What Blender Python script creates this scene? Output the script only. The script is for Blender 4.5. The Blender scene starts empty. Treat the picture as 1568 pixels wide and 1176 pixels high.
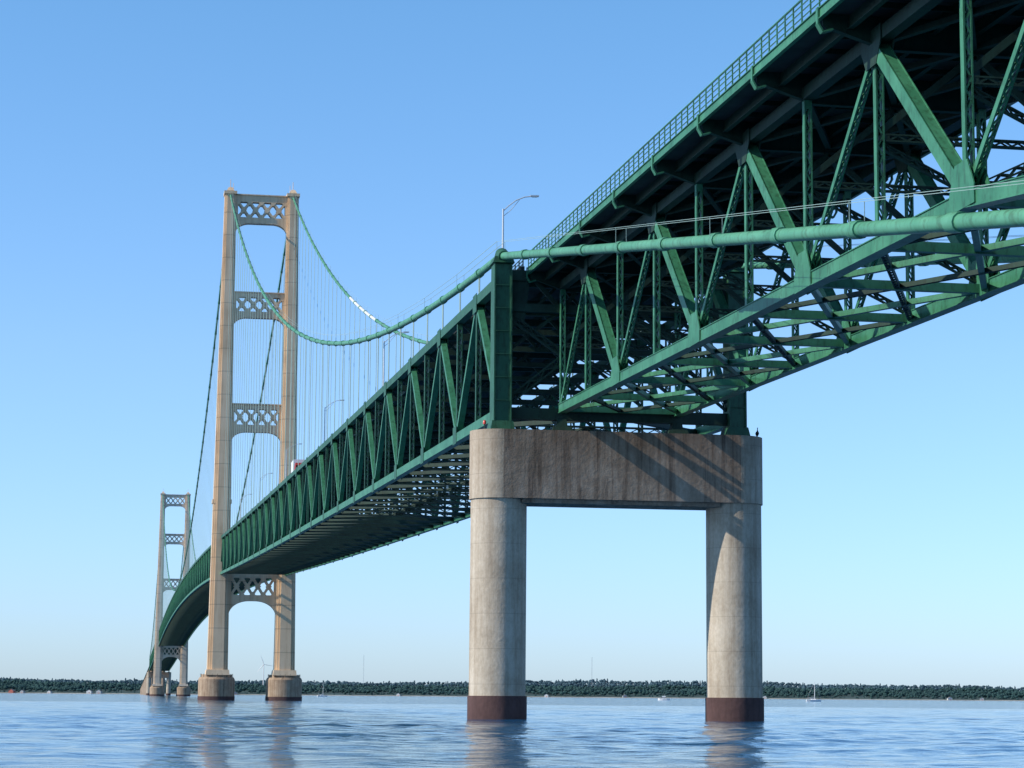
import bpy, math, random
import numpy as np
from mathutils import Vector, Matrix
random.seed(7)
R=math.radians
CAM=(-41.9,-189.79,1.99)
YAW,PITCH,ROLL=9.75,7.88,0.445
SUN_E,SUN_PHI=34.0,7.5
scene=bpy.context.scene

# ---------------------------------------------------------------- materials
def newmat(name):
    m=bpy.data.materials.new(name); m.use_nodes=True
    nt=m.node_tree; b=nt.nodes["Principled BSDF"]
    return m,nt,b
def coords(nt,scale=(1,1,1)):
    tc=nt.nodes.new('ShaderNodeTexCoord'); mp=nt.nodes.new('ShaderNodeMapping')
    mp.inputs['Scale'].default_value=scale
    nt.links.new(tc.outputs['Object'],mp.inputs['Vector']); return mp.outputs[0]
def noise(nt,vec,scale,detail=4,rough=.55):
    n=nt.nodes.new('ShaderNodeTexNoise'); n.inputs['Scale'].default_value=scale
    n.inputs['Detail'].default_value=detail; n.inputs['Roughness'].default_value=rough
    nt.links.new(vec,n.inputs['Vector']); return n.outputs['Fac']
def ramp(nt,fac,stops):
    r=nt.nodes.new('ShaderNodeValToRGB'); e=r.color_ramp.elements
    e[0].position,e[0].color=stops[0][0],(*stops[0][1],1); e[1].position,e[1].color=stops[-1][0],(*stops[-1][1],1)
    for p,c in stops[1:-1]:
        x=e.new(p); x.color=(*c,1)
    nt.links.new(fac,r.inputs[0]); return r.outputs[0]
def mul(nt,a,b,fac=1.0):
    m=nt.nodes.new('ShaderNodeMix'); m.data_type='RGBA'; m.blend_type='MULTIPLY'
    m.inputs[0].default_value=fac
    nt.links.new(a,m.inputs[6]); nt.links.new(b,m.inputs[7]); return m.outputs[2]
def bump(nt,b,h,strength,dist=1.0):
    n=nt.nodes.new('ShaderNodeBump'); n.inputs['Strength'].default_value=strength; n.inputs['Distance'].default_value=dist
    nt.links.new(h,n.inputs['Height']); nt.links.new(n.outputs[0],b.inputs['Normal'])
def mth(nt,op,a,bv):
    q=nt.nodes.new('ShaderNodeMath'); q.operation=op; nt.links.new(a,q.inputs[0])
    if isinstance(bv,(int,float)): q.inputs[1].default_value=bv
    else: nt.links.new(bv,q.inputs[1])
    return q.outputs[0]
def objz(nt):
    tc=nt.nodes.new('ShaderNodeTexCoord'); s=nt.nodes.new('ShaderNodeSeparateXYZ'); nt.links.new(tc.outputs['Object'],s.inputs[0]); return s.outputs[2]
def seams(nt,period,width,dark):
    f=mth(nt,'FRACT',mth(nt,'DIVIDE',objz(nt),period),0)
    return ramp(nt,f,[(0,(dark,)*3),(width,(dark,)*3),(width*1.6,(1,1,1)),(1,(1,1,1))])

def mat_simple(name,col,rough=.6,var=.25,scale=.5,metal=0):
    m,nt,b=newmat(name); v=coords(nt)
    lo=tuple(c*(1-var) for c in col); hi=tuple(min(1,c*(1+var)) for c in col)
    nt.links.new(ramp(nt,noise(nt,v,scale),[(.3,lo),(.7,hi)]),b.inputs['Base Color'])
    b.inputs['Roughness'].default_value=rough; b.inputs['Metallic'].default_value=metal
    return m
def mat_green(name,lo,mid,hi,rough=.45):
    m,nt,b=newmat(name); v=coords(nt)
    c1=ramp(nt,noise(nt,v,.35,6,.65),[(.3,lo),(.5,mid),(.7,hi)])
    v2=coords(nt,(1.6,1.6,.5))
    c2=ramp(nt,noise(nt,v2,1.8,5,.7),[(.36,(.55,.48,.42)),(.5,(1,1,1)),(.7,(1.05,1.05,1.05))])
    nt.links.new(mul(nt,c1,c2,.8),b.inputs['Base Color'])
    b.inputs['Roughness'].default_value=rough
    return m
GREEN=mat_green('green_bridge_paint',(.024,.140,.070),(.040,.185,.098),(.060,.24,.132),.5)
GREEN_S=mat_green('green_truss_paint_half_shaded',(.012,.075,.038),(.020,.10,.052),(.030,.13,.070),.55)  # bridge green darkened: shade on faces turned from the sun, put into the colour
GREEN_D=mat_green('green_bridge_paint_shaded',(.004,.024,.015),(.008,.035,.022),(.013,.052,.033),.65)  # same green much darker: underside and interior shade painted into the colour
CABLEM=mat_green('cable_paint',(.062,.24,.135),(.080,.28,.165),(.105,.33,.20),.5)
WHITEW=mat_simple('cable_primer',(.62,.66,.62),.6,.08)
HANG=mat_simple('hanger_rope_steel',(.30,.42,.38),.45,.1)
DECKM=mat_simple('road_deck_concrete',(.05,.05,.047),.9,.3,.6)
def mat_tower(name,k,add):
    m,nt,b=newmat(name)
    C=lambda *c:tuple(x*k+a for x,a in zip(c,add))
    c=ramp(nt,noise(nt,coords(nt),.12,6,.6),[(.3,C(.64,.465,.29)),(.5,C(.76,.57,.37)),(.7,C(.81,.62,.42))])
    s=ramp(nt,noise(nt,coords(nt,(1.2,1.2,.05)),1.0,5,.6),[(.35,(.80,.74,.68)),(.55,(1,1,1))])
    c=mul(nt,c,s,.8); c=mul(nt,c,seams(nt,7.6,.03,.72))
    nt.links.new(c,b.inputs['Base Color']); b.inputs['Roughness'].default_value=.55
    return m
TOWERM=mat_tower('ivory_tower_paint',1,(0,0,0)); TOWERF=mat_tower('ivory_tower_paint_hazed',.85,(.06,.10,.13))  # far tower: same ivory, aerial haze painted in as a paler, bluer tone
def mat_conc(name,lo,mid,hi,streak,period,stainlo,topstain=None,tf=.75):
    m,nt,b=newmat(name)
    c=ramp(nt,noise(nt,coords(nt),.45,8,.65),[(.28,lo),(.5,mid),(.72,hi)])
    s=ramp(nt,noise(nt,coords(nt,(1.1,1.1,.055)),1.5,6,.65),[(.34,stainlo),(.5,(.88,.85,.82)),(.62,(1,1,1))])
    c=mul(nt,c,s,streak)
    f=ramp(nt,noise(nt,coords(nt,(1,1,.5)),5,6,.7),[(.3,(.72,.69,.66)),(.6,(1,1,1))])
    c=mul(nt,c,f,.7)
    if topstain:
        z0,z1=topstain
        t=mth(nt,'DIVIDE',mth(nt,'SUBTRACT',objz(nt),z0),z1-z0)
        t=mth(nt,'ADD',t,mth(nt,'MULTIPLY',noise(nt,coords(nt,(1.3,1.3,.05)),1.2,5,.7),1.3))
        t=mth(nt,'MULTIPLY',t,.55)
        c=mul(nt,c,ramp(nt,t,[(.0,(1,1,1)),(.50,(1,1,1)),(.85,(.62,.53,.46)),(1,(.5,.42,.36))]),tf)
    if period: c=mul(nt,c,seams(nt,period,.012,.78))
    nt.links.new(c,b.inputs['Base Color']); b.inputs['Roughness'].default_value=.9
    bump(nt,b,noise(nt,coords(nt),3,8,.6),.25,.15)
    return m
CONC=mat_conc('pier_concrete',(.40,.34,.265),(.52,.46,.37),(.60,.54,.45),.65,2.95,(.56,.49,.43),(14,25.5),.5)
CAPM=mat_conc('pier_cap_concrete',(.26,.20,.145),(.38,.30,.23),(.50,.415,.33),.85,0,(.36,.30,.27),(17,26),.8)
BASEM=mat_conc('pier_tide_band',(.070,.036,.036),(.095,.050,.048),(.12,.066,.062),.5,0,(.5,.5,.5))
PEDM=mat_conc('pedestal_concrete',(.32,.225,.15),(.43,.32,.225),(.50,.40,.30),.8,0,(.4,.36,.32))

# ---------------------------------------------------------------- mesh builder
class MB:
    def __init__(s): s.v=[]; s.f=[]; s.m=[]; s.mi=0; s.smooth=[]
    def _add(s,vs,fs,sm=False):
        o=len(s.v); s.v+=[tuple(v) for v in vs]
        s.f+=[tuple(i+o for i in f) for f in fs]; s.m+=[s.mi]*len(fs); s.smooth+=[sm]*len(fs)
    def beam(s,p,q,w,h,up=(0,0,1)):
        p=Vector(p);q=Vector(q);d=q-p
        if d.length<1e-6:return
        d.normalize(); up=Vector(up)
        if abs(d.dot(up))>.99: up=Vector((0,1,0)) if abs(d.y)<.9 else Vector((1,0,0))
        a=d.cross(up).normalized(); u=a.cross(d).normalized()
        a=a*(w/2);u=u*(h/2)
        s._add([p-a-u,p+a-u,p+a+u,p-a+u,q-a-u,q+a-u,q+a+u,q-a+u],
               [(3,2,1,0),(4,5,6,7),(0,1,5,4),(1,2,6,5),(2,3,7,6),(3,0,4,7)])
    def laced(s,p,q,w,h,side):
        """built-up member: two channels joined by lacing bars; side = direction across the channels"""
        p=Vector(p);q=Vector(q);d=(q-p);L=d.length;d.normalize();a=Vector(side);a=(a-d*a.dot(d)).normalized();n=d.cross(a)
        t=w*.2
        for k in (-1,1): s.beam(p+a*k*(w/2-t/2),q+a*k*(w/2-t/2),t,h,n)
        step=w*1.15; k=int(L/step)
        if k<2:return
        step=L/k
        for face in (-1,1):
            o=n*face*(h/2-.03); sg=1
            for i in range(k):
                s.beam(p+d*step*i+a*sg*(w/2-t)+o,p+d*step*(i+1)-a*sg*(w/2-t)+o,.09,.03,n); sg=-sg
        for e in (0,L-w*1.2):
            s.beam(p+d*e,p+d*(e+w*1.2),w*.98,h*.96,n)
    def tube(s,pts,r,n=8,sm=True):
        pts=[Vector(p) for p in pts]
        rr=r if isinstance(r,(list,tuple)) else [r]*len(pts)
        vs=[]
        for i,p in enumerate(pts):
            d=(pts[min(i+1,len(pts)-1)]-pts[max(i-1,0)]).normalized()
            up=Vector((0,0,1)) if abs(d.z)<.95 else Vector((0,1,0))
            a=d.cross(up).normalized();u=a.cross(d)
            for k in range(n):
                t=2*math.pi*k/n; vs.append(p+a*math.cos(t)*rr[i]+u*math.sin(t)*rr[i])
        fs=[]
        for i in range(len(pts)-1):
            for k in range(n):
                k2=(k+1)%n; fs.append((i*n+k2,i*n+k,(i+1)*n+k,(i+1)*n+k2))
        s._add(vs,fs,sm)
        s._add(vs,[tuple(range(n)),tuple(reversed(range((len(pts)-1)*n,len(pts)*n)))],False)
    def frust(s,x,y,z0,z1,w0,d0,w1,d1,x1=None):
        x1=x if x1 is None else x1
        vs=[(x+a*w0/2,y+b*d0/2,z0) for a,b in((-1,-1),(1,-1),(1,1),(-1,1))]+[(x1+a*w1/2,y+b*d1/2,z1) for a,b in((-1,-1),(1,-1),(1,1),(-1,1))]
        s._add(vs,[(3,2,1,0),(4,5,6,7),(0,1,5,4),(1,2,6,5),(2,3,7,6),(3,0,4,7)])
    def prism_xz(s,poly,y0,y1):
        n=len(poly); vs=[(x,y0,z) for x,z in poly]+[(x,y1,z) for x,z in poly]
        fs=[tuple(range(n)),tuple(reversed(range(n,2*n)))]+[((i+1)%n,i,i+n,(i+1)%n+n) for i in range(n)]
        s._add(vs,fs)
    def prism_xy(s,poly,z0,z1,sm=False,scale_top=1,c=(0,0)):
        n=len(poly); vs=[(x,y,z0) for x,y in poly]+[(c[0]+(x-c[0])*scale_top,c[1]+(y-c[1])*scale_top,z1) for x,y in poly]
        s._add(vs,[tuple(reversed(range(n))),tuple(range(n,2*n))])
        s._add(vs,[(i,(i+1)%n,(i+1)%n+n,i+n) for i in range(n)],sm)
    def obj(s,name,mats,parent=None,loc=(0,0,0)):
        me=bpy.data.meshes.new(name); me.from_pydata(s.v,[],s.f)
        for m in (mats if isinstance(mats,list) else [mats]): me.materials.append(m)
        me.polygons.foreach_set('material_index',s.m); me.polygons.foreach_set('use_smooth',s.smooth); me.update()
        o=bpy.data.objects.new(name,me); scene.collection.objects.link(o); o.location=loc
        if parent: o.parent=parent
        return o
def empty(name):
    e=bpy.data.objects.new(name,None); scene.collection.objects.link(e); return e
def circ(cx,cy,r,n=48): return [(cx+r*math.cos(2*math.pi*i/n),cy+r*math.sin(2*math.pi*i/n)) for i in range(n)]

# ---------------------------------------------------------------- bridge geometry laws
XC=10.36; T1,T2,B2=549.0,1707.0,2256.0; DEPTH=11.6
def zb0(Y):
    if Y<=T1: return 26+.0222*Y+8.3e-6*Y*Y
    t=Y-T1; s=.0313; return 40.69+s*t-s*t*t/(2*579)
def zb(Y): return zb0(Y if Y<=1128 else 2256-Y)
def zcab0(Y):
    if Y<0: return 39.8+.18*Y
    if Y<=T1:
        t=Y/T1; return 39.8+126.7*t-4*24.3*t*(1-t)
    t=(Y-T1)/1158; return 166.5-4*104*t*(1-t)
def zcab(Y): return zcab0(Y if Y<=1128 else 2256-Y)

bridge=empty('suspension_bridge')
# --- stiffening truss
def stiffening(name,y0,y1,n,near,deck=True):
    A=MB(); D=MB(); F=MB(); B=MB()
    ys=[y0+(y1-y0)*i/n for i in range(n+1)]
    for sx in (-1,1):
        x=XC*sx
        for i in range(n):
            a,b=ys[i],ys[i+1]
            B.beam((x,a,zb(a)),(x,b,zb(b)),.75,.85)
            A.beam((x,a,zb(a)+DEPTH),(x,b,zb(b)+DEPTH),.75,.85)
            lo,hi=(a,b) if i%2==0 else (b,a)
            B.beam((x,lo,zb(lo)+.3),(x,hi,zb(hi)+DEPTH-.3),.58,.5)
        for i in range(n+1):
            a=ys[i]
            if near and i<14: A.laced((x,a,zb(a)+.4),(x,a,zb(a)+DEPTH-.4),.5,.45,(1,0,0))
            else: A.beam((x,a,zb(a)+.4),(x,a,zb(a)+DEPTH-.4),.36,.36)
            zz=zb(a)+(0.25 if i%2==0 else DEPTH-.25)
            if near:
                for o in (-.40,.40):
                    A.beam((x+o,a-1.1,zz),(x+o,a+1.1,zz),.05,1.7)
    for i in range(n+1):
        a=ys[i]; z=zb(a)
        if near and i<14: D.laced((-XC,a,z),(XC,a,z),.7,.6,(0,0,1))
        else: D.beam((-XC,a,z),(XC,a,z),.5,.65)
        zt=z+DEPTH-.1
        D.beam((-XC,a,zt),(XC,a,zt),.45,.7)
        D.beam((-XC,a,zt-2.6),(XC,a,zt-2.6),.4,.5)
        m=8 if near else 4
        for k in range(m):
            xa=-XC+2*XC*k/m; xb=xa+2*XC/m
            if k%2==0: D.beam((xa,a,zt),(xb,a,zt-2.6),.25,.25)
            else: D.beam((xa,a,zt-2.6),(xb,a,zt),.25,.25)
        for sx in(-1,1): D.beam((sx*XC,a,z+5),(sx*(XC-5),a,zt-2.6),.3,.3)
        if i<n:
            b=ys[i+1]; zz=zb(b)
            if near and i<14:
                D.laced((0,a,z),(-XC,b,zz),.5,.4,(1,0,0)); D.laced((0,a,z),(XC,b,zz),.5,.4,(1,0,0))
            else:
                D.beam((0,a,z),(-XC,b,zz),.35,.35); D.beam((0,a,z),(XC,b,zz),.35,.35)
            for xs in (-7.2,-4.8,-2.4,0,2.4,4.8,7.2):
                D.beam((xs,a,zt+.65),(xs,b,zb(b)+DEPTH+.55),.25,.6)
            F.beam((0,a,zt+1.05),(0,b,zb(b)+DEPTH+.95),16.8,.2)
            for sx in (-1,1):
                x=8.4*sx
                F.beam((x,a,zt+1.25),(x,b,zb(b)+DEPTH+1.15),.3,.5)
                for hh in (.6,.9,1.2): D.beam((x,a,zt+1.1+hh),(x,b,zb(b)+DEPTH+1.0+hh),.06,.06)
                np_=6 if near else 3
                for k in range(np_):
                    t=k/np_; yy=a+(b-a)*t; z2=zt+1.1+(zb(b)-z)*t
                    D.beam((x,yy,z2),(x,yy,z2+1.2),.1,.1)
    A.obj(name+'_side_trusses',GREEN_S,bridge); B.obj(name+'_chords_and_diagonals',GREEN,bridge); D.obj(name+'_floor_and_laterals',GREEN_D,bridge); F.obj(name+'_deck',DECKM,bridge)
stiffening('side_span',0,T1,46,True)
stiffening('main_span',T1,T2,96,False)
stiffening('far_side_span',T2,B2,46,False)

# --- cables
def cable(sx):
    C=MB(); x=XC*sx
    def run(y0,y1,n,band):
        ys=[y0+(y1-y0)*i/n for i in range(n+1)]
        for i in range(n):
            C.mi=1 if (sx>0 and 284<=ys[i]<340) else 0
            C.tube([(x,ys[i],zcab(ys[i])),(x,ys[i+1],zcab(ys[i+1]))],.34,12)
            C.mi=0
            if i>0:
                d=Vector((0,ys[i+1]-ys[i-1],zcab(ys[i+1])-zcab(ys[i-1]))).normalized()
                p=Vector((x,ys[i],zcab(ys[i])))
                C.tube([p-d*.55,p+d*.55],.42,12)
    run(-144,0,12,True); run(0,T1,46,True); run(T1,T2,96,True); run(T2,B2,46,True)
    C.obj('main_cable',[CABLEM,WHITEW],bridge)
    H=MB()
    def hr(y0,y1,n,r):
        for i in range(n):
            a=y0+(y1-y0)*i/n;b=y0+(y1-y0)*(i+1)/n
            for o in(-.35,.35):
                H.beam((x+o,a,zcab(a)+1.3),(x+o,b,zcab(b)+1.3),r,r)
                H.beam((x+o,a,zcab(a)+.2),(x+o,a,zcab(a)+1.3),.03,.03)
    hr(-144,0,6,.022); hr(0,T1,23,.03); hr(T1,T2,48,.04)
    for (y0,y1,n) in ((0,T1,46),(T1,T2,96),(T2,B2,46)):
        for i in range(1,n):
            y=y0+(y1-y0)*i/n
            if zcab(y)-zb(y)-DEPTH>.8:
                for o in(-.22,.22): H.tube([(x,y+o,zb(y)+DEPTH+.3),(x,y+o,zcab(y)-.3)],.05,5)
    H.obj('suspender_ropes',HANG,bridge)
cable(-1); cable(1)

# --- towers
def tower(y,name,TM):
    A=MB(); Z0,Z1=8.5,166.0
    def wz(z):
        t=(z-Z0)/(Z1-Z0); return 6.6+(3.75-6.6)*t, 9.0+(5.6-9.0)*t
    def cz(z): t=(z-Z0)/(Z1-Z0); return 10.75+(10.36-10.75)*t
    for sx in(-1,1):
        w0,d0=wz(Z0); w1,d1=wz(Z1)
        A.frust(sx*cz(Z0),y,Z0,Z1,w0,d0*.62,w1,d1*.62,sx*cz(Z1))
        A.frust(sx*cz(Z0),y,Z0,Z1+.02,w0*.56,d0,w1*.56,d1,sx*cz(Z1))
        A.frust(sx*cz(Z0),y,Z0,Z1-.02,w0*.80,d0*.84,w1*.80,d1*.84,sx*cz(Z1))
        A.frust(sx*cz(Z0),y,Z0-.5,Z0+1.2,w0+1.0,d0+1.0,w0+.6,d0+.6)
        A.frust(sx*XC,y,Z1,Z1+1.0,w1+.5,d1+.6,w1+.5,d1+.6)
        A.frust(sx*XC,y,Z1+1.0,Z1+2.6,w1*.75,d1*.7,w1*.35,d1*.35)
        A.tube([(sx*XC,y,Z1+2.6),(sx*XC,y,Z1+5.4)],.10,6)
        A.tube([(sx*(XC-1),y,Z1+1),(sx*(XC-1),y,Z1+4.2)],.07,6)
    def strut(zt,zl1,zl0,zbm,cr,th=2.6,nx=4):
        zm=(zl0+zl1)/2
        xi=cz(zm)-wz(zm)[0]/2+.3
        A.frust(0,y,zl1,zt,2*xi,th,2*xi,th)
        poly=[(-xi,zl0),(-xi,zbm-cr)]
        k=10; a=cr*1.35
        for i in range(k+1):
            t=math.pi/2*i/k; poly.append((-xi+a-a*math.cos(t)+.25,zbm-cr+cr*math.sin(t)))
        for i in range(k+1):
            t=math.pi/2*(1-i/k); poly.append((xi-a+a*math.cos(t)-.25,zbm-cr+cr*math.sin(t)))
        poly+=[(xi,zbm-cr),(xi,zl0)]
        A.prism_xz(list(reversed(poly)),y-th/2,y+th/2)
        ins=xi-1.0
        for sy in(-1,1):
            yy=y+sy*(th/2-.2)
            for sx in(-1,1): A.frust(sx*(xi-.5),yy,zl0,zl1,1.0,.3,1.0,.3)
            pw=2*ins/nx
            for k2 in range(nx):
                xa=-ins+pw*k2; xb=xa+pw
                A.beam((xa,yy,zl0),(xb,yy,zl1),.35,.75,(0,0,1)); A.beam((xa,yy+.01,zl1),(xb,yy+.01,zl0),.34,.74,(0,0,1))
                gx=xa+pw/2
                A.prism_xz([(gx-1.0,zm),(gx,zm-1.0),(gx+1.0,zm),(gx,zm+1.0)],yy-.22,yy+.22)
                for gx in (xa,xb):
                    A.prism_xz([(gx-1.0,zl0+.0),(gx+1.0,zl0+.0),(gx,zl0+1.1)],yy-.21-.005*k2,yy+.21)
                    A.prism_xz([(gx-1.0,zl1),(gx,zl1-1.1),(gx+1.0,zl1)],yy-.21-.005*k2,yy+.21)
        A.frust(0,y,zt,zt+.35,2*xi,th+.8,2*xi,th+.8)
    strut(166.0,163.8,158.6,156.6,3.5)
    strut(133.2,131.8,127.0,124.9,3.0)
    strut(96.0,94.6,89.4,87.0,3.4)
    strut(41.3,39.4,33.8,31.9,5.0)
    for sx in(-1,1):
        z=64; A.frust(sx*(cz(z)+0),y,z-.6,z+.6,wz(z)[0]+.7,wz(z)[1]*.7,wz(z)[0]+.7,wz(z)[1]*.7)
    A.obj(name,TM,bridge)
    P=MB()
    for sx in(-1,1):
        P.mi=0
        P.prism_xy(circ(sx*10.85,y,5.85,40),1.2,6.6,True)
        P.prism_xy(circ(sx*10.85,y,5.85,40),6.6,7.3,True,.93,(sx*10.85,y))
        P.prism_xy(circ(sx*10.85,y,5.0,8),7.3,8.2,False)
        P.mi=1; P.prism_xy(circ(sx*10.85,y,5.95,40),-4,1.2,True)
        P.mi=2
        for k in range(20):
            t=2*math.pi*k/20; P.tube([(sx*10.85+5.2*math.cos(t),y+5.2*math.sin(t),7.2),(sx*10.85+5.2*math.cos(t),y+5.2*math.sin(t),8.4)],.05,5)
    P.obj(name+'_pedestals',[PEDM,BASEM,GREEN_D],bridge)
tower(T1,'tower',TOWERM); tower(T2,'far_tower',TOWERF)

# --- cable bent piers
def bent_pier(y,name):
    A=MB(); r=2.4
    for sx in(-1,1):
        A.mi=0; c=circ(sx*XC,0,r,64); A.prism_xy(c,2.0,18.8,True)
        A.mi=2; A.prism_xy(circ(sx*XC,0,r+.12,64),-4,2.0,True)
    rc=r+.13; n=32; z0,z1=18.6,24.45
    for sx in(-1,1):
        A.mi=0; arc=[(sx*(XC+rc*math.sin(math.pi*i/n)),-rc*math.cos(math.pi*i/n)*1) for i in range(n+1)]
        vs=[(a,b,z0) for a,b in arc]+[(a,b,z1) for a,b in arc]
        A._add(vs,[(i,i+1,i+2+n,i+1+n) for i in range(n)],True)
        A.mi=1; A._add(vs,[tuple(range(n+1)),tuple(range(n+1,2*n+2))])
    A.mi=1; A.frust(0,0,z0,z1,2*XC,2*rc,2*XC,2*rc)
    A.frust(0,0,18.25,18.6,2*XC-3.4,3.9,2*XC-3.4,4.3)
    A.mi=3
    for sx in(-1,1):
        for px in (XC,5.1):
            A.frust(sx*px,-.6,24.45,24.9,1.9,1.9,1.6,1.6); A.frust(sx*px,-.6,24.9,25.6,1.0,1.2,.8,.9)
    A.obj(name,[CONC,CAPM,BASEM,GREEN_D],bridge,(0,y,0))
bent_pier(0,'cable_bent_pier'); bent_pier(B2,'far_cable_bent_pier')

def bent_post(y):
    A=MB(); B=MB()
    for sx in(-1,1):
        x=sx*XC
        A.frust(x,y,25.2,38.9,1.35,1.9,1.35,1.5)
        for k in(-1,1):
            A.frust(x+k*.72,y-.02,25.1,39.0,.12,2.2,.12,1.8)
        A.frust(x,y,24.5,25.25,2.1,2.5,1.8,2.2)
        A.frust(x,y,38.95,39.5,1.9,2.3,1.5,2.0)
        A.tube([(x,y-1.2,39.45),(x,y,39.8),(x,y+1.2,39.75)],[.5,.62,.5],12)
        for z in range(27,39,2): A.beam((x-.62,y-1.02,z),(x+.62,y-1.02,z),.12,.06)
    B.beam((-XC,y,38.0),(XC,y,38.0),.8,.9); B.beam((-XC,y,35.2),(XC,y,35.2),.8,.7); B.beam((-XC,y,26.0),(XC,y,26.0),.8,1.0)
    for k in range(8):
        xa=-XC+2*XC*k/8; xb=xa+2*XC/8
        za,zb_=(38,35.2) if k%2 else (35.2,38)
        B.beam((xa,y,za),(xb,y,zb_),.4,.35)
    for sx in(-1,1):
        B.laced((sx*XC,y,26.5),(0,y,35.0),.7,.6,(0,0,1))
        B.laced((sx*XC,y,35),(sx*4.0,y,30.6),.6,.5,(0,0,1))
        B.frust(sx*(XC-1.3),y,34,37.8,1.4,.3,2.4,.3)
    A.obj('cable_bent_post',GREEN_S,bridge); B.obj('cable_bent_bracing',GREEN_D,bridge)
bent_post(-.6)

# --- backstay (approach) deck-truss span, Y 0 .. -144
XA=5.1
def ab(y):
    a=abs(y); z=26.5-.025*a
    if a>96: z-=(a-96)*.10
    return z
def at(y): return 37.25-.0265*abs(y)
def approach():
    A=MB(); L=MB(); D=MB(); F=MB(); E=MB(); n=12
    ys=[-12.0*i for i in range(n+1)]; ys[0]=-1.2
    for sx in(-1,1):
        x=sx*XA
        for i in range(n):
            a,b=ys[i],ys[i+1]
            A.beam((x,a,ab(a)),(x,b,ab(b)),.62,.72)
            for k in (-1,1):
                A.beam((x,a,ab(a)+k*.37),(x,b,ab(b)+k*.37),.74,.05)
            D.beam((x,a,at(a)),(x,b,at(b)),.6,.7)
            if i%2==0: A.laced((x,a,ab(a)+.3),(x,b,at(b)-.3),.38,.35,(1,0,0))
            else:
                A.beam((x,a,at(a)-.3),(x,b,ab(b)+.3),.62,.62)
                p=Vector((x,a,at(a)-.3));q=Vector((x,b,ab(b)+.3))
                for k in(-1,1): A.beam(p+Vector((k*.33,0,0)),q+Vector((k*.33,0,0)),.05,.72)
            zz=ab(b) if (i%2==1) else at(b)
            for o in(-.36,.36):
                if i%2==1:
                    poly=[(-1.5,-.42),(1.5,-.42),(1.5,.45),(.75,1.7),(-.75,1.7),(-1.5,.45)]
                else: poly=[(-1.5,.40),(-1.5,-.4),(-.75,-1.5),(.75,-1.5),(1.5,-.4),(1.5,.40)]
                vs=[(x+o-.03,b+u,zz+w) for u,w in poly]+[(x+o+.03,b+u,zz+w) for u,w in poly]; m=len(poly)
                (A if i%2==1 else D)._add(vs,[tuple(range(m)),tuple(reversed(range(m,2*m)))]+[((j+1)%m,j,j+m,(j+1)%m+m) for j in range(m)])
        for i in range(n+1):
            y=ys[i]; A.laced((x,y,ab(y)+.35),(x,y,at(y)-.35),.44,.42,(1,0,0))
    for i in range(n+1):
        y=ys[i]; zt=at(y); z=ab(y)
        L.beam((-XA,y,z),(XA,y,z),.45,.5)
        D.laced((-XA,y,z+5.5),(XA,y,z+5.5),.4,.4,(0,0,1))
        D.laced((-XA,y,z+.4),(XA,y,z+5.3),.36,.3,(0,0,1)); D.laced((XA,y+.35,z+.4),(-XA,y+.35,z+5.3),.36,.3,(0,0,1))
        D.beam((-XA,y,z+5.8),(0,y,zt-.6),.3,.35); D.beam((XA,y,z+5.8),(0,y,zt-.6),.3,.35)
        poly=[(-8.0,1.15),(-8.0,.55),(-7.8,.35),(-7.4,.40),(-5.6,-.25),(-5.1,-.55),(5.1,-.55),(5.6,-.25),(7.4,.40),(7.8,.35),(8.0,.55),(8.0,1.15)]
        D.prism_xz([(px,zt+pz) for px,pz in poly],y-.05,y+.05)
        for sx in(-1,1):
            D.beam((sx*5.3,y,zt-.35),(sx*7.5,y,zt+.36),.40,.05,(0,0,1))
            E.beam((sx*7.5,y,zt+.34),(sx*8.02,y,zt+.18),.42,.09); E.beam((sx*8.02,y,zt+.16),(sx*8.28,y,zt+.62),.42,.09); E.beam((sx*8.26,y,zt+.6),(sx*8.26,y,zt+1.45),.30,.08,(1,0,0))
        D.beam((-XA,y,zt-.56),(XA,y,zt-.56),.40,.05)
        if i<n:
            b=ys[i+1]
            for sx in(-1,1):
                if i%2==0:
                    L.beam((sx*XA,y,z),(0,b,ab(b)),.34,.32); D.laced((0,y,z-.05),(sx*XA,b,ab(b)-.05),.34,.26,(1,0,0))
                else:
                    L.beam((0,y,z),(sx*XA,b,ab(b)),.34,.32); D.laced((sx*XA,y,z-.05),(0,b,ab(b)-.05),.34,.26,(1,0,0))
                D.beam((sx*XA,y,zt-.2),(0,b,at(b)-.2),.35,.3); D.beam((0,y,zt-.2),(sx*XA,b,at(b)-.2),.35,.3)
            for xs in(-6.6,-4.4,-2.2,0,2.2,4.4,6.6):
                D.beam((xs,y,zt+.75),(xs,b,at(b)+.75),.06,.7); D.beam((xs,y,zt+.40),(xs,b,at(b)+.40),.3,.04)
            for k in range(1,4):
                t=k/4; yy=y+(b-y)*t; zz=zt+(at(b)-zt)*t
                D.beam((-6.6,yy,zz+.9),(6.6,yy,zz+.9),.08,.3)
            F.beam((0,y,zt+1.28),(0,b,at(b)+1.28),16.2,.22)
            for sx in(-1,1):
                x=sx*8.14
                E.beam((x,y,zt+1.12),(x,b,at(b)+1.12),.08,.50)
                E.beam((x,y,zt+.86),(x,b,at(b)+.86),.24,.05)
                E.beam((x,y,zt+1.39),(x,b,at(b)+1.39),.24,.05)
                F.beam((x-sx*.35,y,zt+1.5),(x-sx*.35,b,at(b)+1.5),.3,.3)
                for hh in(1.75,2.1,2.42,2.72): E.beam((x,y,zt+hh),(x,b,at(b)+hh),.05 if hh<2.7 else .09,.04 if hh<2.7 else .08)
                for k in range(8):
                    t=k/8; yy=y+(b-y)*t; zz=zt+(at(b)-zt)*t
                    E.beam((x,yy,zz+1.4),(x,yy,zz+2.72),.07,.09)
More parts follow.
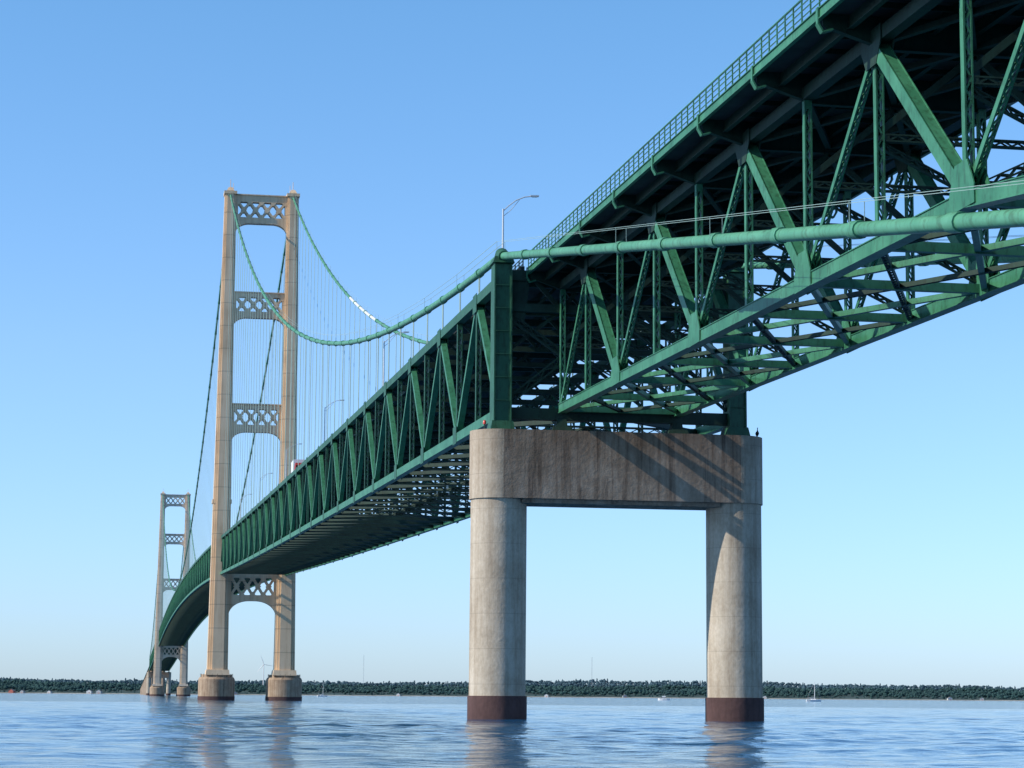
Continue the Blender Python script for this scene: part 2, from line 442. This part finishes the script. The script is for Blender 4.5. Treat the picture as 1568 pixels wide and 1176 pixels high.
    A.obj('approach_side_trusses',GREEN,bridge); L.obj('approach_bottom_laterals',GREEN,bridge); D.obj('approach_floor_system',GREEN_D,bridge); E.obj('approach_fascia_and_railing',GREEN,bridge); F.obj('approach_deck',DECKM,bridge)
approach()
M=MB(); M.frust(0,-166,-4,14,30,44,28,42); M.frust(0,-160,14,24,14,20,12,16)
M.obj('cable_anchorage',CAPM,bridge)
M=MB(); G=MB()
y=B2
for k in range(16):
    y2=y+75; za=38.5-.022*(y-B2); z2=38.5-.022*(y2-B2)
    G.beam((0,y,za),(0,y2,z2),15,1.0)
    for sx in(-1,1): G.beam((sx*5,y,za-3 if k>1 else za-9),(sx*5,y2,z2-3 if k>0 else z2-9),.6,.8)
    for j in range(6):
        t0=j/6;t1=(j+1)/6
        for sx in(-1,1): G.beam((sx*5,y+75*t0,za+(z2-za)*t0-(3 if j%2 else .3)),(sx*5,y+75*t1,za+(z2-za)*t1-(.3 if j%2 else 3)),.4,.4)
    for sx in(-1,1): M.prism_xy(circ(sx*6,y2,2.0,16),-4,z2-3,True)
    M.frust(0,y2,z2-6,z2-3,14,4,14,4)
    y=y2
M.obj('far_approach_piers',CAPM,bridge); G.obj('far_approach_spans',GREEN_D,bridge)
RED=mat_simple('red_lens',(.6,.05,.03),.3,.05)
M=MB(); M.mi=0; M.tube([(-11.9,-1.6,24.4),(-11.9,-1.6,24.9)],.06,8); M.mi=1; M.tube([(-11.9,-1.6,24.9),(-11.9,-1.6,25.15),(-11.9,-1.6,25.25)],[.14,.14,.05],10)
M.obj('navigation_light',[GREEN_D,RED],bridge)

# ---------------------------------------------------------------- street lamps
STEEL=mat_simple('galvanised_steel',(.55,.57,.58),.4,.1,1,.3)
GLASSM=mat_simple('lamp_lens',(.7,.7,.66),.2,.05)
def lamp(x,y,z,sgn):
    A=MB(); A.mi=0
    A.frust(0,0,0,.5,.4,.4,.3,.3)
    A.tube([(0,0,0),(0,0,4),(0,0,7.4)],[.12,.10,.08],8)
    A.tube([(0,0,7.2),(sgn*.5,0,7.7),(sgn*1.2,0,8.25),(sgn*2.0,0,8.6),(sgn*2.7,0,8.7)],.05,6)
    A.tube([(0,0,6.7),(sgn*.7,0,7.3),(sgn*1.5,0,8.3)],.03,6)
    A.beam((sgn*2.5,0,8.72),(sgn*3.3,0,8.74),.26,.13); A.mi=1; A.beam((sgn*2.65,0,8.64),(sgn*3.15,0,8.65),.2,.05)
    A.obj('street_lamp',[STEEL,GLASSM],None,(x,y,z))
lamp(-8.6,9.5,zb(9.5)+DEPTH+.9,1)
for y in (103,191,282,373,465): lamp(-8.75,y,zb(y)+DEPTH+.9,1)
for y in (57,147,236,328,419,510): lamp(8.75,y,zb(y)+DEPTH+.9,-1)

# ---------------------------------------------------------------- vehicles on the deck
WHITE=mat_simple('white_paint',(.8,.8,.8),.35,.03); REDP=mat_simple('red_paint',(.55,.05,.03),.35,.05)
DARK=mat_simple('dark_glass',(.02,.025,.03),.1,.1); TYRE=mat_simple('rubber',(.02,.02,.02),.9,.1)
def truck(x,y):
    A=MB()
    A.mi=0; A.frust(0,2.2,1.0,4.2,2.5,7.2,2.5,7.2)
    A.mi=1; A.frust(0,-2.9,.6,2.0,2.4,2.4,2.4,2.4); A.frust(0,-2.8,2.0,3.3,2.3,2.1,2.1,1.6)
    A.mi=2; A.frust(0,-3.78,2.05,2.8,2.0,.12,1.8,.4)
    A.mi=3; A.frust(0,0,.55,.95,1.0,8,1.0,8)
    for yy in(-2.9,3.2,4.4):
        for sx in(-1,1):
            A.tube([(sx*.85,yy,.5),(sx*1.2,yy,.5)],.5,14)
    A.obj('box_truck',[WHITE,REDP,DARK,TYRE],None,(x,y,zb(y)+DEPTH+1.06))
truck(-6.9,270)
def car(x,y,m):
    A=MB(); A.mi=0
    prof=[(-2.2,.35),(-2.25,.8),(-1.3,.95),(-.7,1.45),(.9,1.48),(1.6,1.0),(2.2,.9),(2.25,.35)]
    n=len(prof); vs=[(-.88,a,b) for a,b in prof]+[(.88,a,b) for a,b in prof]
    A._add(vs,[tuple(reversed(range(n))),tuple(range(n,2*n))]+[(i,(i+1)%n,(i+1)%n+n,i+n) for i in range(n)])
    A.mi=1; A.frust(0,.1,1.0,1.40,1.80,2.3,1.78,1.5)
    A.mi=2
    for yy in(-1.4,1.4):
        for sx in(-1,1): A.tube([(sx*.7,yy,.33),(sx*.92,yy,.33)],.33,14)
    A.obj('car',[m,DARK,TYRE],None,(x,y,zb(y)+DEPTH+1.06))
car(-5.0,330,WHITE); car(-5,210,REDP)

# ---------------------------------------------------------------- bird on the pier cap
FEA=mat_simple('dark_feathers',(.03,.03,.03),.7,.2,6)
def bird(x,y,z):
    A=MB()
    A.tube([(0,.10,.20),(0,.05,.28),(0,0,.42),(0,-.03,.56),(0,-.02,.66)],[.03,.09,.11,.08,.045],10)
    A.tube([(0,-.02,.64),(0,-.04,.74),(0,-.02,.82),(0,-.07,.86),(0,-.12,.86)],[.045,.035,.035,.045,.03],8)
    A.tube([(0,-.11,.86),(0,-.22,.87)],[.02,.006],6)
    A.tube([(0,.10,.24),(0,.16,.10),(0,.2,.02)],[.05,.05,.02],6)
    for s in(-1,1):
        A.tube([(s*.09,0,.54),(s*.12,.05,.38),(s*.07,.13,.18)],[.03,.06,.02],6)
        A.tube([(s*.04,0,.28),(s*.04,0,.0)],.014,5); A.beam((s*.04,.02,.01),(s*.05,-.1,.01),.06,.015)
    A.obj('cormorant',FEA,None,(x,y,z))
bird(12.3,-.9,24.45)

# ---------------------------------------------------------------- distant shore
def at_bearing(deg,D): return (CAM[0]+D*math.sin(R(deg)),CAM[1]+D*math.cos(R(deg)))
c0=Vector((CAM[0],CAM[1],0)); fw=Vector((math.sin(R(YAW)),math.cos(R(YAW)),0)); rt=Vector((fw.y,-fw.x,0))
def shore_w(u): return 90*math.sin(u/610+1)+45*math.sin(u/230+2)
def ground_h(u,v):
    if v<0: return -3
    k=min(1,v/450)
    return .4+ min(v,40)*.06+k*(14+2.0*math.sin(u/330)+1.5*math.sin(u/117+v/90))+ (max(0,v-450)/900)*(13+4*math.sin(u/410+.7)+2.0*math.sin(u/150))
SH=5000
LANDM=mat_simple('shore_scrub_hazed',(.04,.075,.068),.95,.35,.01)  # distance haze mixed into the land colour as a blue-green tint
BEACH=mat_simple('beach_sand',(.34,.33,.29),.95,.3,.02)
M=MB(); us=[-2600+40*i for i in range(131)]; vs_=[-60,0,5,11,60,150,300,450,700,1000,1400]
V=[];Fc=[]
for u in us:
    for v in vs_:
        p=c0+fw*(SH+v+shore_w(u))+rt*u; V.append((p.x,p.y,ground_h(u,v)))
nv=len(vs_)
for i in range(len(us)-1):
    for j in range(nv-1):
        Fc.append(((i)*nv+j,(i+1)*nv+j,(i+1)*nv+j+1,i*nv+j+1))
M.v=V; M.f=Fc; M.m=[1 if (k%(nv-1))<3 else 0 for k in range(len(Fc))]; M.smooth=[True]*len(Fc)
M.obj('distant_shore_terrain',[LANDM,BEACH])
ICO=[]; t=(1+5**.5)/2
for a,b,c in((-1,t,0),(1,t,0),(-1,-t,0),(1,-t,0),(0,-1,t),(0,1,t),(0,-1,-t),(0,1,-t),(t,0,-1),(t,0,1),(-t,0,-1),(-t,0,1)):
    ICO.append(Vector((a,b,c)).normalized())
ICF=[(0,11,5),(0,5,1),(0,1,7),(0,7,10),(0,10,11),(1,5,9),(5,11,4),(11,10,2),(10,7,6),(7,1,8),(3,9,4),(3,4,2),(3,2,6),(3,6,8),(3,8,9),(4,9,5),(2,4,11),(6,2,10),(8,6,7),(9,8,1)]
def foliage(name,color):
    m,nt,b=newmat(name)
    nt.links.new(ramp(nt,noise(nt,coords(nt),.006,6,.75),[(.3,tuple(c*.7 for c in color)),(.5,color),(.7,tuple(c*1.35 for c in color))]),b.inputs['Base Color'])
    b.inputs['Roughness'].default_value=1; b.inputs['Specular IOR Level'].default_value=0.05; return m
FOL=foliage('distant_foliage_hazed',(.036,.075,.074)); FOL2=foliage('far_hill_foliage_hazed',(.060,.105,.130))  # haze painted into the leaf colours, bluer and paler on the far hill
T=MB()
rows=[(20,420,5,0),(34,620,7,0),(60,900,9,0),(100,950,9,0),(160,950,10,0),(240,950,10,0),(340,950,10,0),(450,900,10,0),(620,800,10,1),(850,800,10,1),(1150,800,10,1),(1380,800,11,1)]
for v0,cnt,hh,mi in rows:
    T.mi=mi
    for i in range(cnt):
        u=-2600+5200*(i+random.random()*1.6)/cnt
        clump=.5+.5*math.sin(u/57+v0)*math.sin(u/141+v0*.3)
        gap=math.sin(u/61+v0*.7)+math.sin(u/23+v0)
        if v0<130 and (random.random()<.2 or gap<-.7): continue
        h=hh*(.8+.3*random.random()+.55*clump); v=v0+random.uniform(-18,18)
        p=c0+fw*(SH+v+shore_w(u))+rt*u; g=ground_h(u,v)
        con=random.random()<.2
        T._add([(p.x-.3,p.y,g-1),(p.x+.3,p.y,g-1),(p.x+.12,p.y,g+h*.8),(p.x-.12,p.y,g+h*.8)],[(0,1,2,3)])
        for k in range(3):
            if con: cz_=g+h*(.28+.3*k); r=(h*.24)*(1-.25*k); rz=h*.22; ox=oy=0
            else: cz_=g+h*random.uniform(.35,.70); r=h*random.uniform(.25,.42); rz=r*.75; ox=random.uniform(-.4,.4)*h; oy=random.uniform(-.2,.2)*h
            T._add([(p.x+ox+q.x*r*random.uniform(.7,1.3),p.y+oy+q.y*r,cz_+q.z*rz*random.uniform(.65,1.35)) for q in ICO],ICF)
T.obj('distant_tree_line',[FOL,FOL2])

ROOF=mat_simple('shingle_roof',(.16,.165,.17),.9,.2); WALL=[mat_simple('house_siding_%s'%n,c,.8,.08) for n,c in(('white',(.55,.57,.58)),('grey',(.34,.37,.40)),('tan',(.34,.31,.27)),('red',(.33,.10,.08)))]
def house(bear,w,d,h,wm):
    u=SH*math.tan(R(bear-YAW)); v=7
    p=c0+fw*(SH+v+shore_w(u))+rt*u; g=ground_h(u,v)-.3
    A=MB(); A.mi=0; A.frust(0,0,0,h,w,d,w,d)
    A.prism_xz([(-w/2,h+.002),(w/2,h+.002),(0,h+w*.28)],-d/2,d/2)
    A.mi=1
    for s in(-1,1): A._add([(s*(w/2+.5),-d/2-.5,h-.25),(0,-d/2-.5,h+w*.28+.15),(0,d/2+.5,h+w*.28+.15),(s*(w/2+.5),d/2+.5,h-.25)],[(0,1,2,3)])
    A.mi=2
    for k in range(int(w//3)):
        x=-w/2+1.5+3*k
        A.frust(x,-d/2-.02,1.2,2.6,1.0,.06,1.0,.06)
        if h>5: A.frust(x,-d/2-.02,4.0,5.3,1.0,.06,1.0,.06)
    A.mi=3; A.frust(w*.1,-d/2-.03,0,2.1,1.0,.06,1.0,.06)
    o=A.obj('shore_house',[WALL[wm],ROOF,DARK,REDP],None,(p.x,p.y,g)); o.rotation_euler=(0,0,-R(YAW)+random.uniform(-.4,.4))
for bd,w,d,h,wm in((-2.4,12,9,4.5,3),(-2.15,8,8,4,1),(-1.5,8,8,3.5,0),(-.55,11,8,5,0),(-.32,11,8,5,1),(2.9,8,7,4,1),(6.9,8,7,3.5,0),(9.4,8,7,4,1),(10.7,9,7,4,0),(12.7,9,7,4,1),(16.2,9,7,4,0),(20.8,10,7,4,0),(21.6,8,7,4,1)): house(bd,w,d,h,wm)

def mast(bear,D,h):
    x,y=at_bearing(bear,D); A=MB(); w=1.0
    for k in range(3):
        t=2*math.pi*k/3; A.beam((w*math.cos(t),w*math.sin(t),0),(w*.6*math.cos(t),w*.6*math.sin(t),h),.22,.22)
    for i in range(int(h/3)):
        a=2*math.pi*(i%3)/3;b=2*math.pi*((i+1)%3)/3
        A.beam((w*math.cos(a),w*math.sin(a),i*3),(w*.9*math.cos(b),w*.9*math.sin(b),i*3+3),.15,.15)
    A.obj('radio_mast',STEEL,None,(x,y,10))
mast(6.07,5700,92); mast(11.82,5700,90)
x,y=at_bearing(3.57,5600); A=MB(); A.tube([(0,0,0),(0,0,62)],[1.4,.9],12); A.beam((0,-3,62.5),(0,4,62.5),2.0,2.0)
for k in range(3):
    t=R(90+20+120*k); A.tube([(0,-3.2,62.5),(math.cos(t)*6,-3.2,62.5+math.sin(t)*6),(math.cos(t)*24,-3.2,62.5+math.sin(t)*24)],[.5,1.0,.2],6)
A.obj('wind_turbine',WHITE,None,(x,y,12))

# boats
def hull(A,L,B,H):
    st=[(-.5,.75,0),(-.25,1,0),(.1,.95,0),(.35,.6,.1),(.5,.03,.25)]
    vs=[]
    for t,w,r in st:
        vs+=[(t*L,-w*B/2,H*(1+r)),(t*L,-w*B/2*.75,0),(t*L,0,-.4),(t*L,w*B/2*.75,0),(t*L,w*B/2,H*(1+r))]
    fs=[]
    for i in range(len(st)-1):
        for j in range(4): fs.append((i*5+j,i*5+j+1,(i+1)*5+j+1,(i+1)*5+j))
        fs.append((i*5+4,i*5,(i+1)*5,(i+1)*5+4))
    fs.append((0,4,3,2,1)); A._add(vs,fs)
def sailboat(bear,D,L,rot):
    x,y=at_bearing(bear,D); A=MB(); A.mi=0; hull(A,L,L*.3,1.1)
    A.frust(-.2,0,1.0,1.7,L*.35,L*.16,L*.30,L*.13)
    A.mi=1; A.tube([(.6,0,1),(.6,0,L*1.3)],[.13,.09],8); A.tube([(.6,0,2.2),(-L*.38,0,2.2)],.08,6)
    A.beam((.6,-.9,L*.75),(.6,.9,L*.75),.06,.06)
    for q in((L*.5,0,1.2),(-L*.5,0,1.0),(.6,L*.14,1),(.6,-L*.14,1)): A.tube([(.6,0,L*1.3),q],.03,4)
    A.mi=2; A.tube([(.4,0,2.42),(-L*.36,0,2.40)],[.20,.12],8)
    o=A.obj('sailboat',[WHITE,WHITE,WALL[1]],None,(x,y,0)); o.rotation_euler=(0,0,rot)
def motorboat(bear,D,L,rot):
    x,y=at_bearing(bear,D); A=MB(); A.mi=0; hull(A,L,L*.34,1.1)
    A.frust(.2,0,1.0,2.4,L*.40,L*.24,L*.28,L*.2); A.mi=1; A.frust(.2,0,1.35,1.95,L*.375,L*.235,L*.34,L*.215)
    A.mi=0; A.frust(-.1,0,2.4,2.7,L*.3,L*.22,L*.28,L*.2); A.mi=2; A.tube([(-.3,0,2.5),(-.5,0,4.2)],.05,6)
    for k in range(6): A.tube([(L*.15+k*L*.06,-.9+.08*k,1.1),(L*.15+k*L*.06,-.9+.08*k,1.7)],.03,4)
    o=A.obj('motorboat',[WHITE,DARK,STEEL],None,(x,y,0)); o.rotation_euler=(0,0,rot)
sailboat(17.36,1450,9.5,-.1); sailboat(5.05,2400,11,.2); motorboat(13.63,1500,8,2.9)

# ---------------------------------------------------------------- water: one sheet, finely waved in front, reaching the horizon
m,nt,b=newmat('lake_water')
wc=ramp(nt,noise(nt,coords(nt,(.35,1,1)),.03,4,.6),[(.3,(.004,.055,.145)),(.7,(.008,.085,.20))])
nt.links.new(wc,b.inputs['Base Color'])
b.inputs['Roughness'].default_value=.05; b.inputs['IOR'].default_value=1.333
b.inputs['Specular Tint'].default_value=(.36,.58,.80,1)
n1=noise(nt,coords(nt,(.6,1,1)),.35,3,.5); n2=noise(nt,coords(nt,(.7,1,1)),1.6,4,.6)
h=mth(nt,'ADD',mth(nt,'MULTIPLY',n1,.42),mth(nt,'MULTIPLY',n2,.12))
bump(nt,b,h,1.0,.6)
rad=np.concatenate([[0.5,4,10,20,30],np.geomspace(36,520,900),np.geomspace(530,40000,140)])
angf=np.radians(np.concatenate([np.linspace(-180,-24,60)[:-1],np.linspace(-24,-15,60)[:-1],np.linspace(-15,15,620)[:-1],np.linspace(15,24,60)[:-1],np.linspace(24,180,60)])+YAW)
RR,AA=np.meshgrid(rad,angf,indexing='ij')
X=CAM[0]+RR*np.sin(AA); Y=CAM[1]+RR*np.cos(AA)
rng=np.random.default_rng(3); Zw=np.zeros_like(X)
fade=np.clip((650-RR)/450,0,1)*np.clip((RR-8)/30,0,1)
fade_s=np.clip((260-RR)/160,0,1)
patch=.8+.5*np.sin(X*.031+1.3*np.sin(Y*.012))*np.sin(Y*.023+1.7*np.sin(X*.017))
nw=34
for i in range(nw):
    lam=1.4*(11/1.4)**(i/(nw-1)); th=math.radians(rng.normal(-30,32)); kx,ky=math.sin(th)*2*math.pi/lam,math.cos(th)*2*math.pi/lam
    amp=.021*lam/(2*math.pi)*rng.uniform(.7,1.3)
    env=patch*(.65+.35*np.sin(X*kx*.13+Y*ky*.11+i)*np.sin(X*.021*(1+i%3)-Y*.017+i*2))
    Zw+=amp*env*np.sin(kx*X+ky*Y+rng.uniform(0,6.28))*(fade_s if lam<3.5 else fade)
nr,na=X.shape
co_=np.stack([X,Y,Zw],-1).reshape(-1,3).astype(np.float32)
ii,jj=np.meshgrid(np.arange(nr-1),np.arange(na-1),indexing='ij'); a0=(ii*na+jj).ravel()
quads=np.stack([a0,a0+na,a0+na+1,a0+1],-1)[:, ::-1].astype(np.int32)
me=bpy.data.meshes.new('water'); me.vertices.add(len(co_)); me.vertices.foreach_set('co',co_.ravel())
me.loops.add(quads.size); me.loops.foreach_set('vertex_index',quads.ravel())
me.polygons.add(len(quads)); me.polygons.foreach_set('loop_start',np.arange(len(quads),dtype=np.int32)*4)
me.polygons.foreach_set('use_smooth',np.ones(len(quads),dtype=bool)); me.update(calc_edges=True); me.validate()
me.materials.append(m)
wo=bpy.data.objects.new('water',me); scene.collection.objects.link(wo)

# ---------------------------------------------------------------- light
w=bpy.data.worlds.new('World'); scene.world=w; w.use_nodes=True; nt=w.node_tree
bg=nt.nodes['Background']; sk=nt.nodes.new('ShaderNodeTexSky'); sk.sky_type='NISHITA'; sk.sun_disc=False
sk.sun_elevation=R(SUN_E); sk.sun_rotation=R(270-SUN_PHI); sk.air_density=1.0; sk.dust_density=.3; sk.ozone_density=2.5; sk.altitude=0
tc=nt.nodes.new('ShaderNodeTexCoord'); sp=nt.nodes.new('ShaderNodeSeparateXYZ'); nt.links.new(tc.outputs['Generated'],sp.inputs[0])
g=ramp(nt,sp.outputs[2],[(0,(.34,.455,.73)),(.06,(.385,.50,.73)),(.15,(.435,.545,.69)),(.30,(.395,.585,.70)),(.5,(.25,.37,.46)),(1,(.18,.27,.36))])
dbl=nt.nodes.new('ShaderNodeVectorMath'); dbl.operation='SCALE'; dbl.inputs['Scale'].default_value=2.0; nt.links.new(g,dbl.inputs[0])
nt.links.new(mul(nt,sk.outputs[0],dbl.outputs[0]),bg.inputs[0]); bg.inputs[1].default_value=.145
L=bpy.data.lights.new('sun','SUN'); L.energy=5.0; L.angle=R(.5); L.color=(1,.92,.80)
so=bpy.data.objects.new('sun',L); scene.collection.objects.link(so)
sd=Vector((-math.cos(R(SUN_E))*math.cos(R(SUN_PHI)),-math.cos(R(SUN_E))*math.sin(R(SUN_PHI)),math.sin(R(SUN_E))))
so.rotation_euler=sd.to_track_quat('Z','Y').to_euler()
# ---------------------------------------------------------------- camera
cd=bpy.data.cameras.new('camera'); co=bpy.data.objects.new('camera',cd); scene.collection.objects.link(co)
cd.sensor_width=36; cd.lens=3453/1568*36; cd.clip_start=.5; cd.clip_end=60000
Fv=Vector((math.sin(R(YAW))*math.cos(R(PITCH)),math.cos(R(YAW))*math.cos(R(PITCH)),math.sin(R(PITCH))))
rr=Vector((math.cos(R(YAW)),-math.sin(R(YAW)),0)); uu=rr.cross(Fv)
c,s=math.cos(R(ROLL)),math.sin(R(ROLL))
r2=rr*c+uu*s; u2=uu*c-rr*s
co.matrix_world=Matrix(((r2.x,u2.x,-Fv.x,CAM[0]),(r2.y,u2.y,-Fv.y,CAM[1]),(r2.z,u2.z,-Fv.z,CAM[2]),(0,0,0,1)))
scene.camera=co
scene.view_settings.view_transform='Standard'; scene.view_settings.look='None'; scene.view_settings.exposure=0
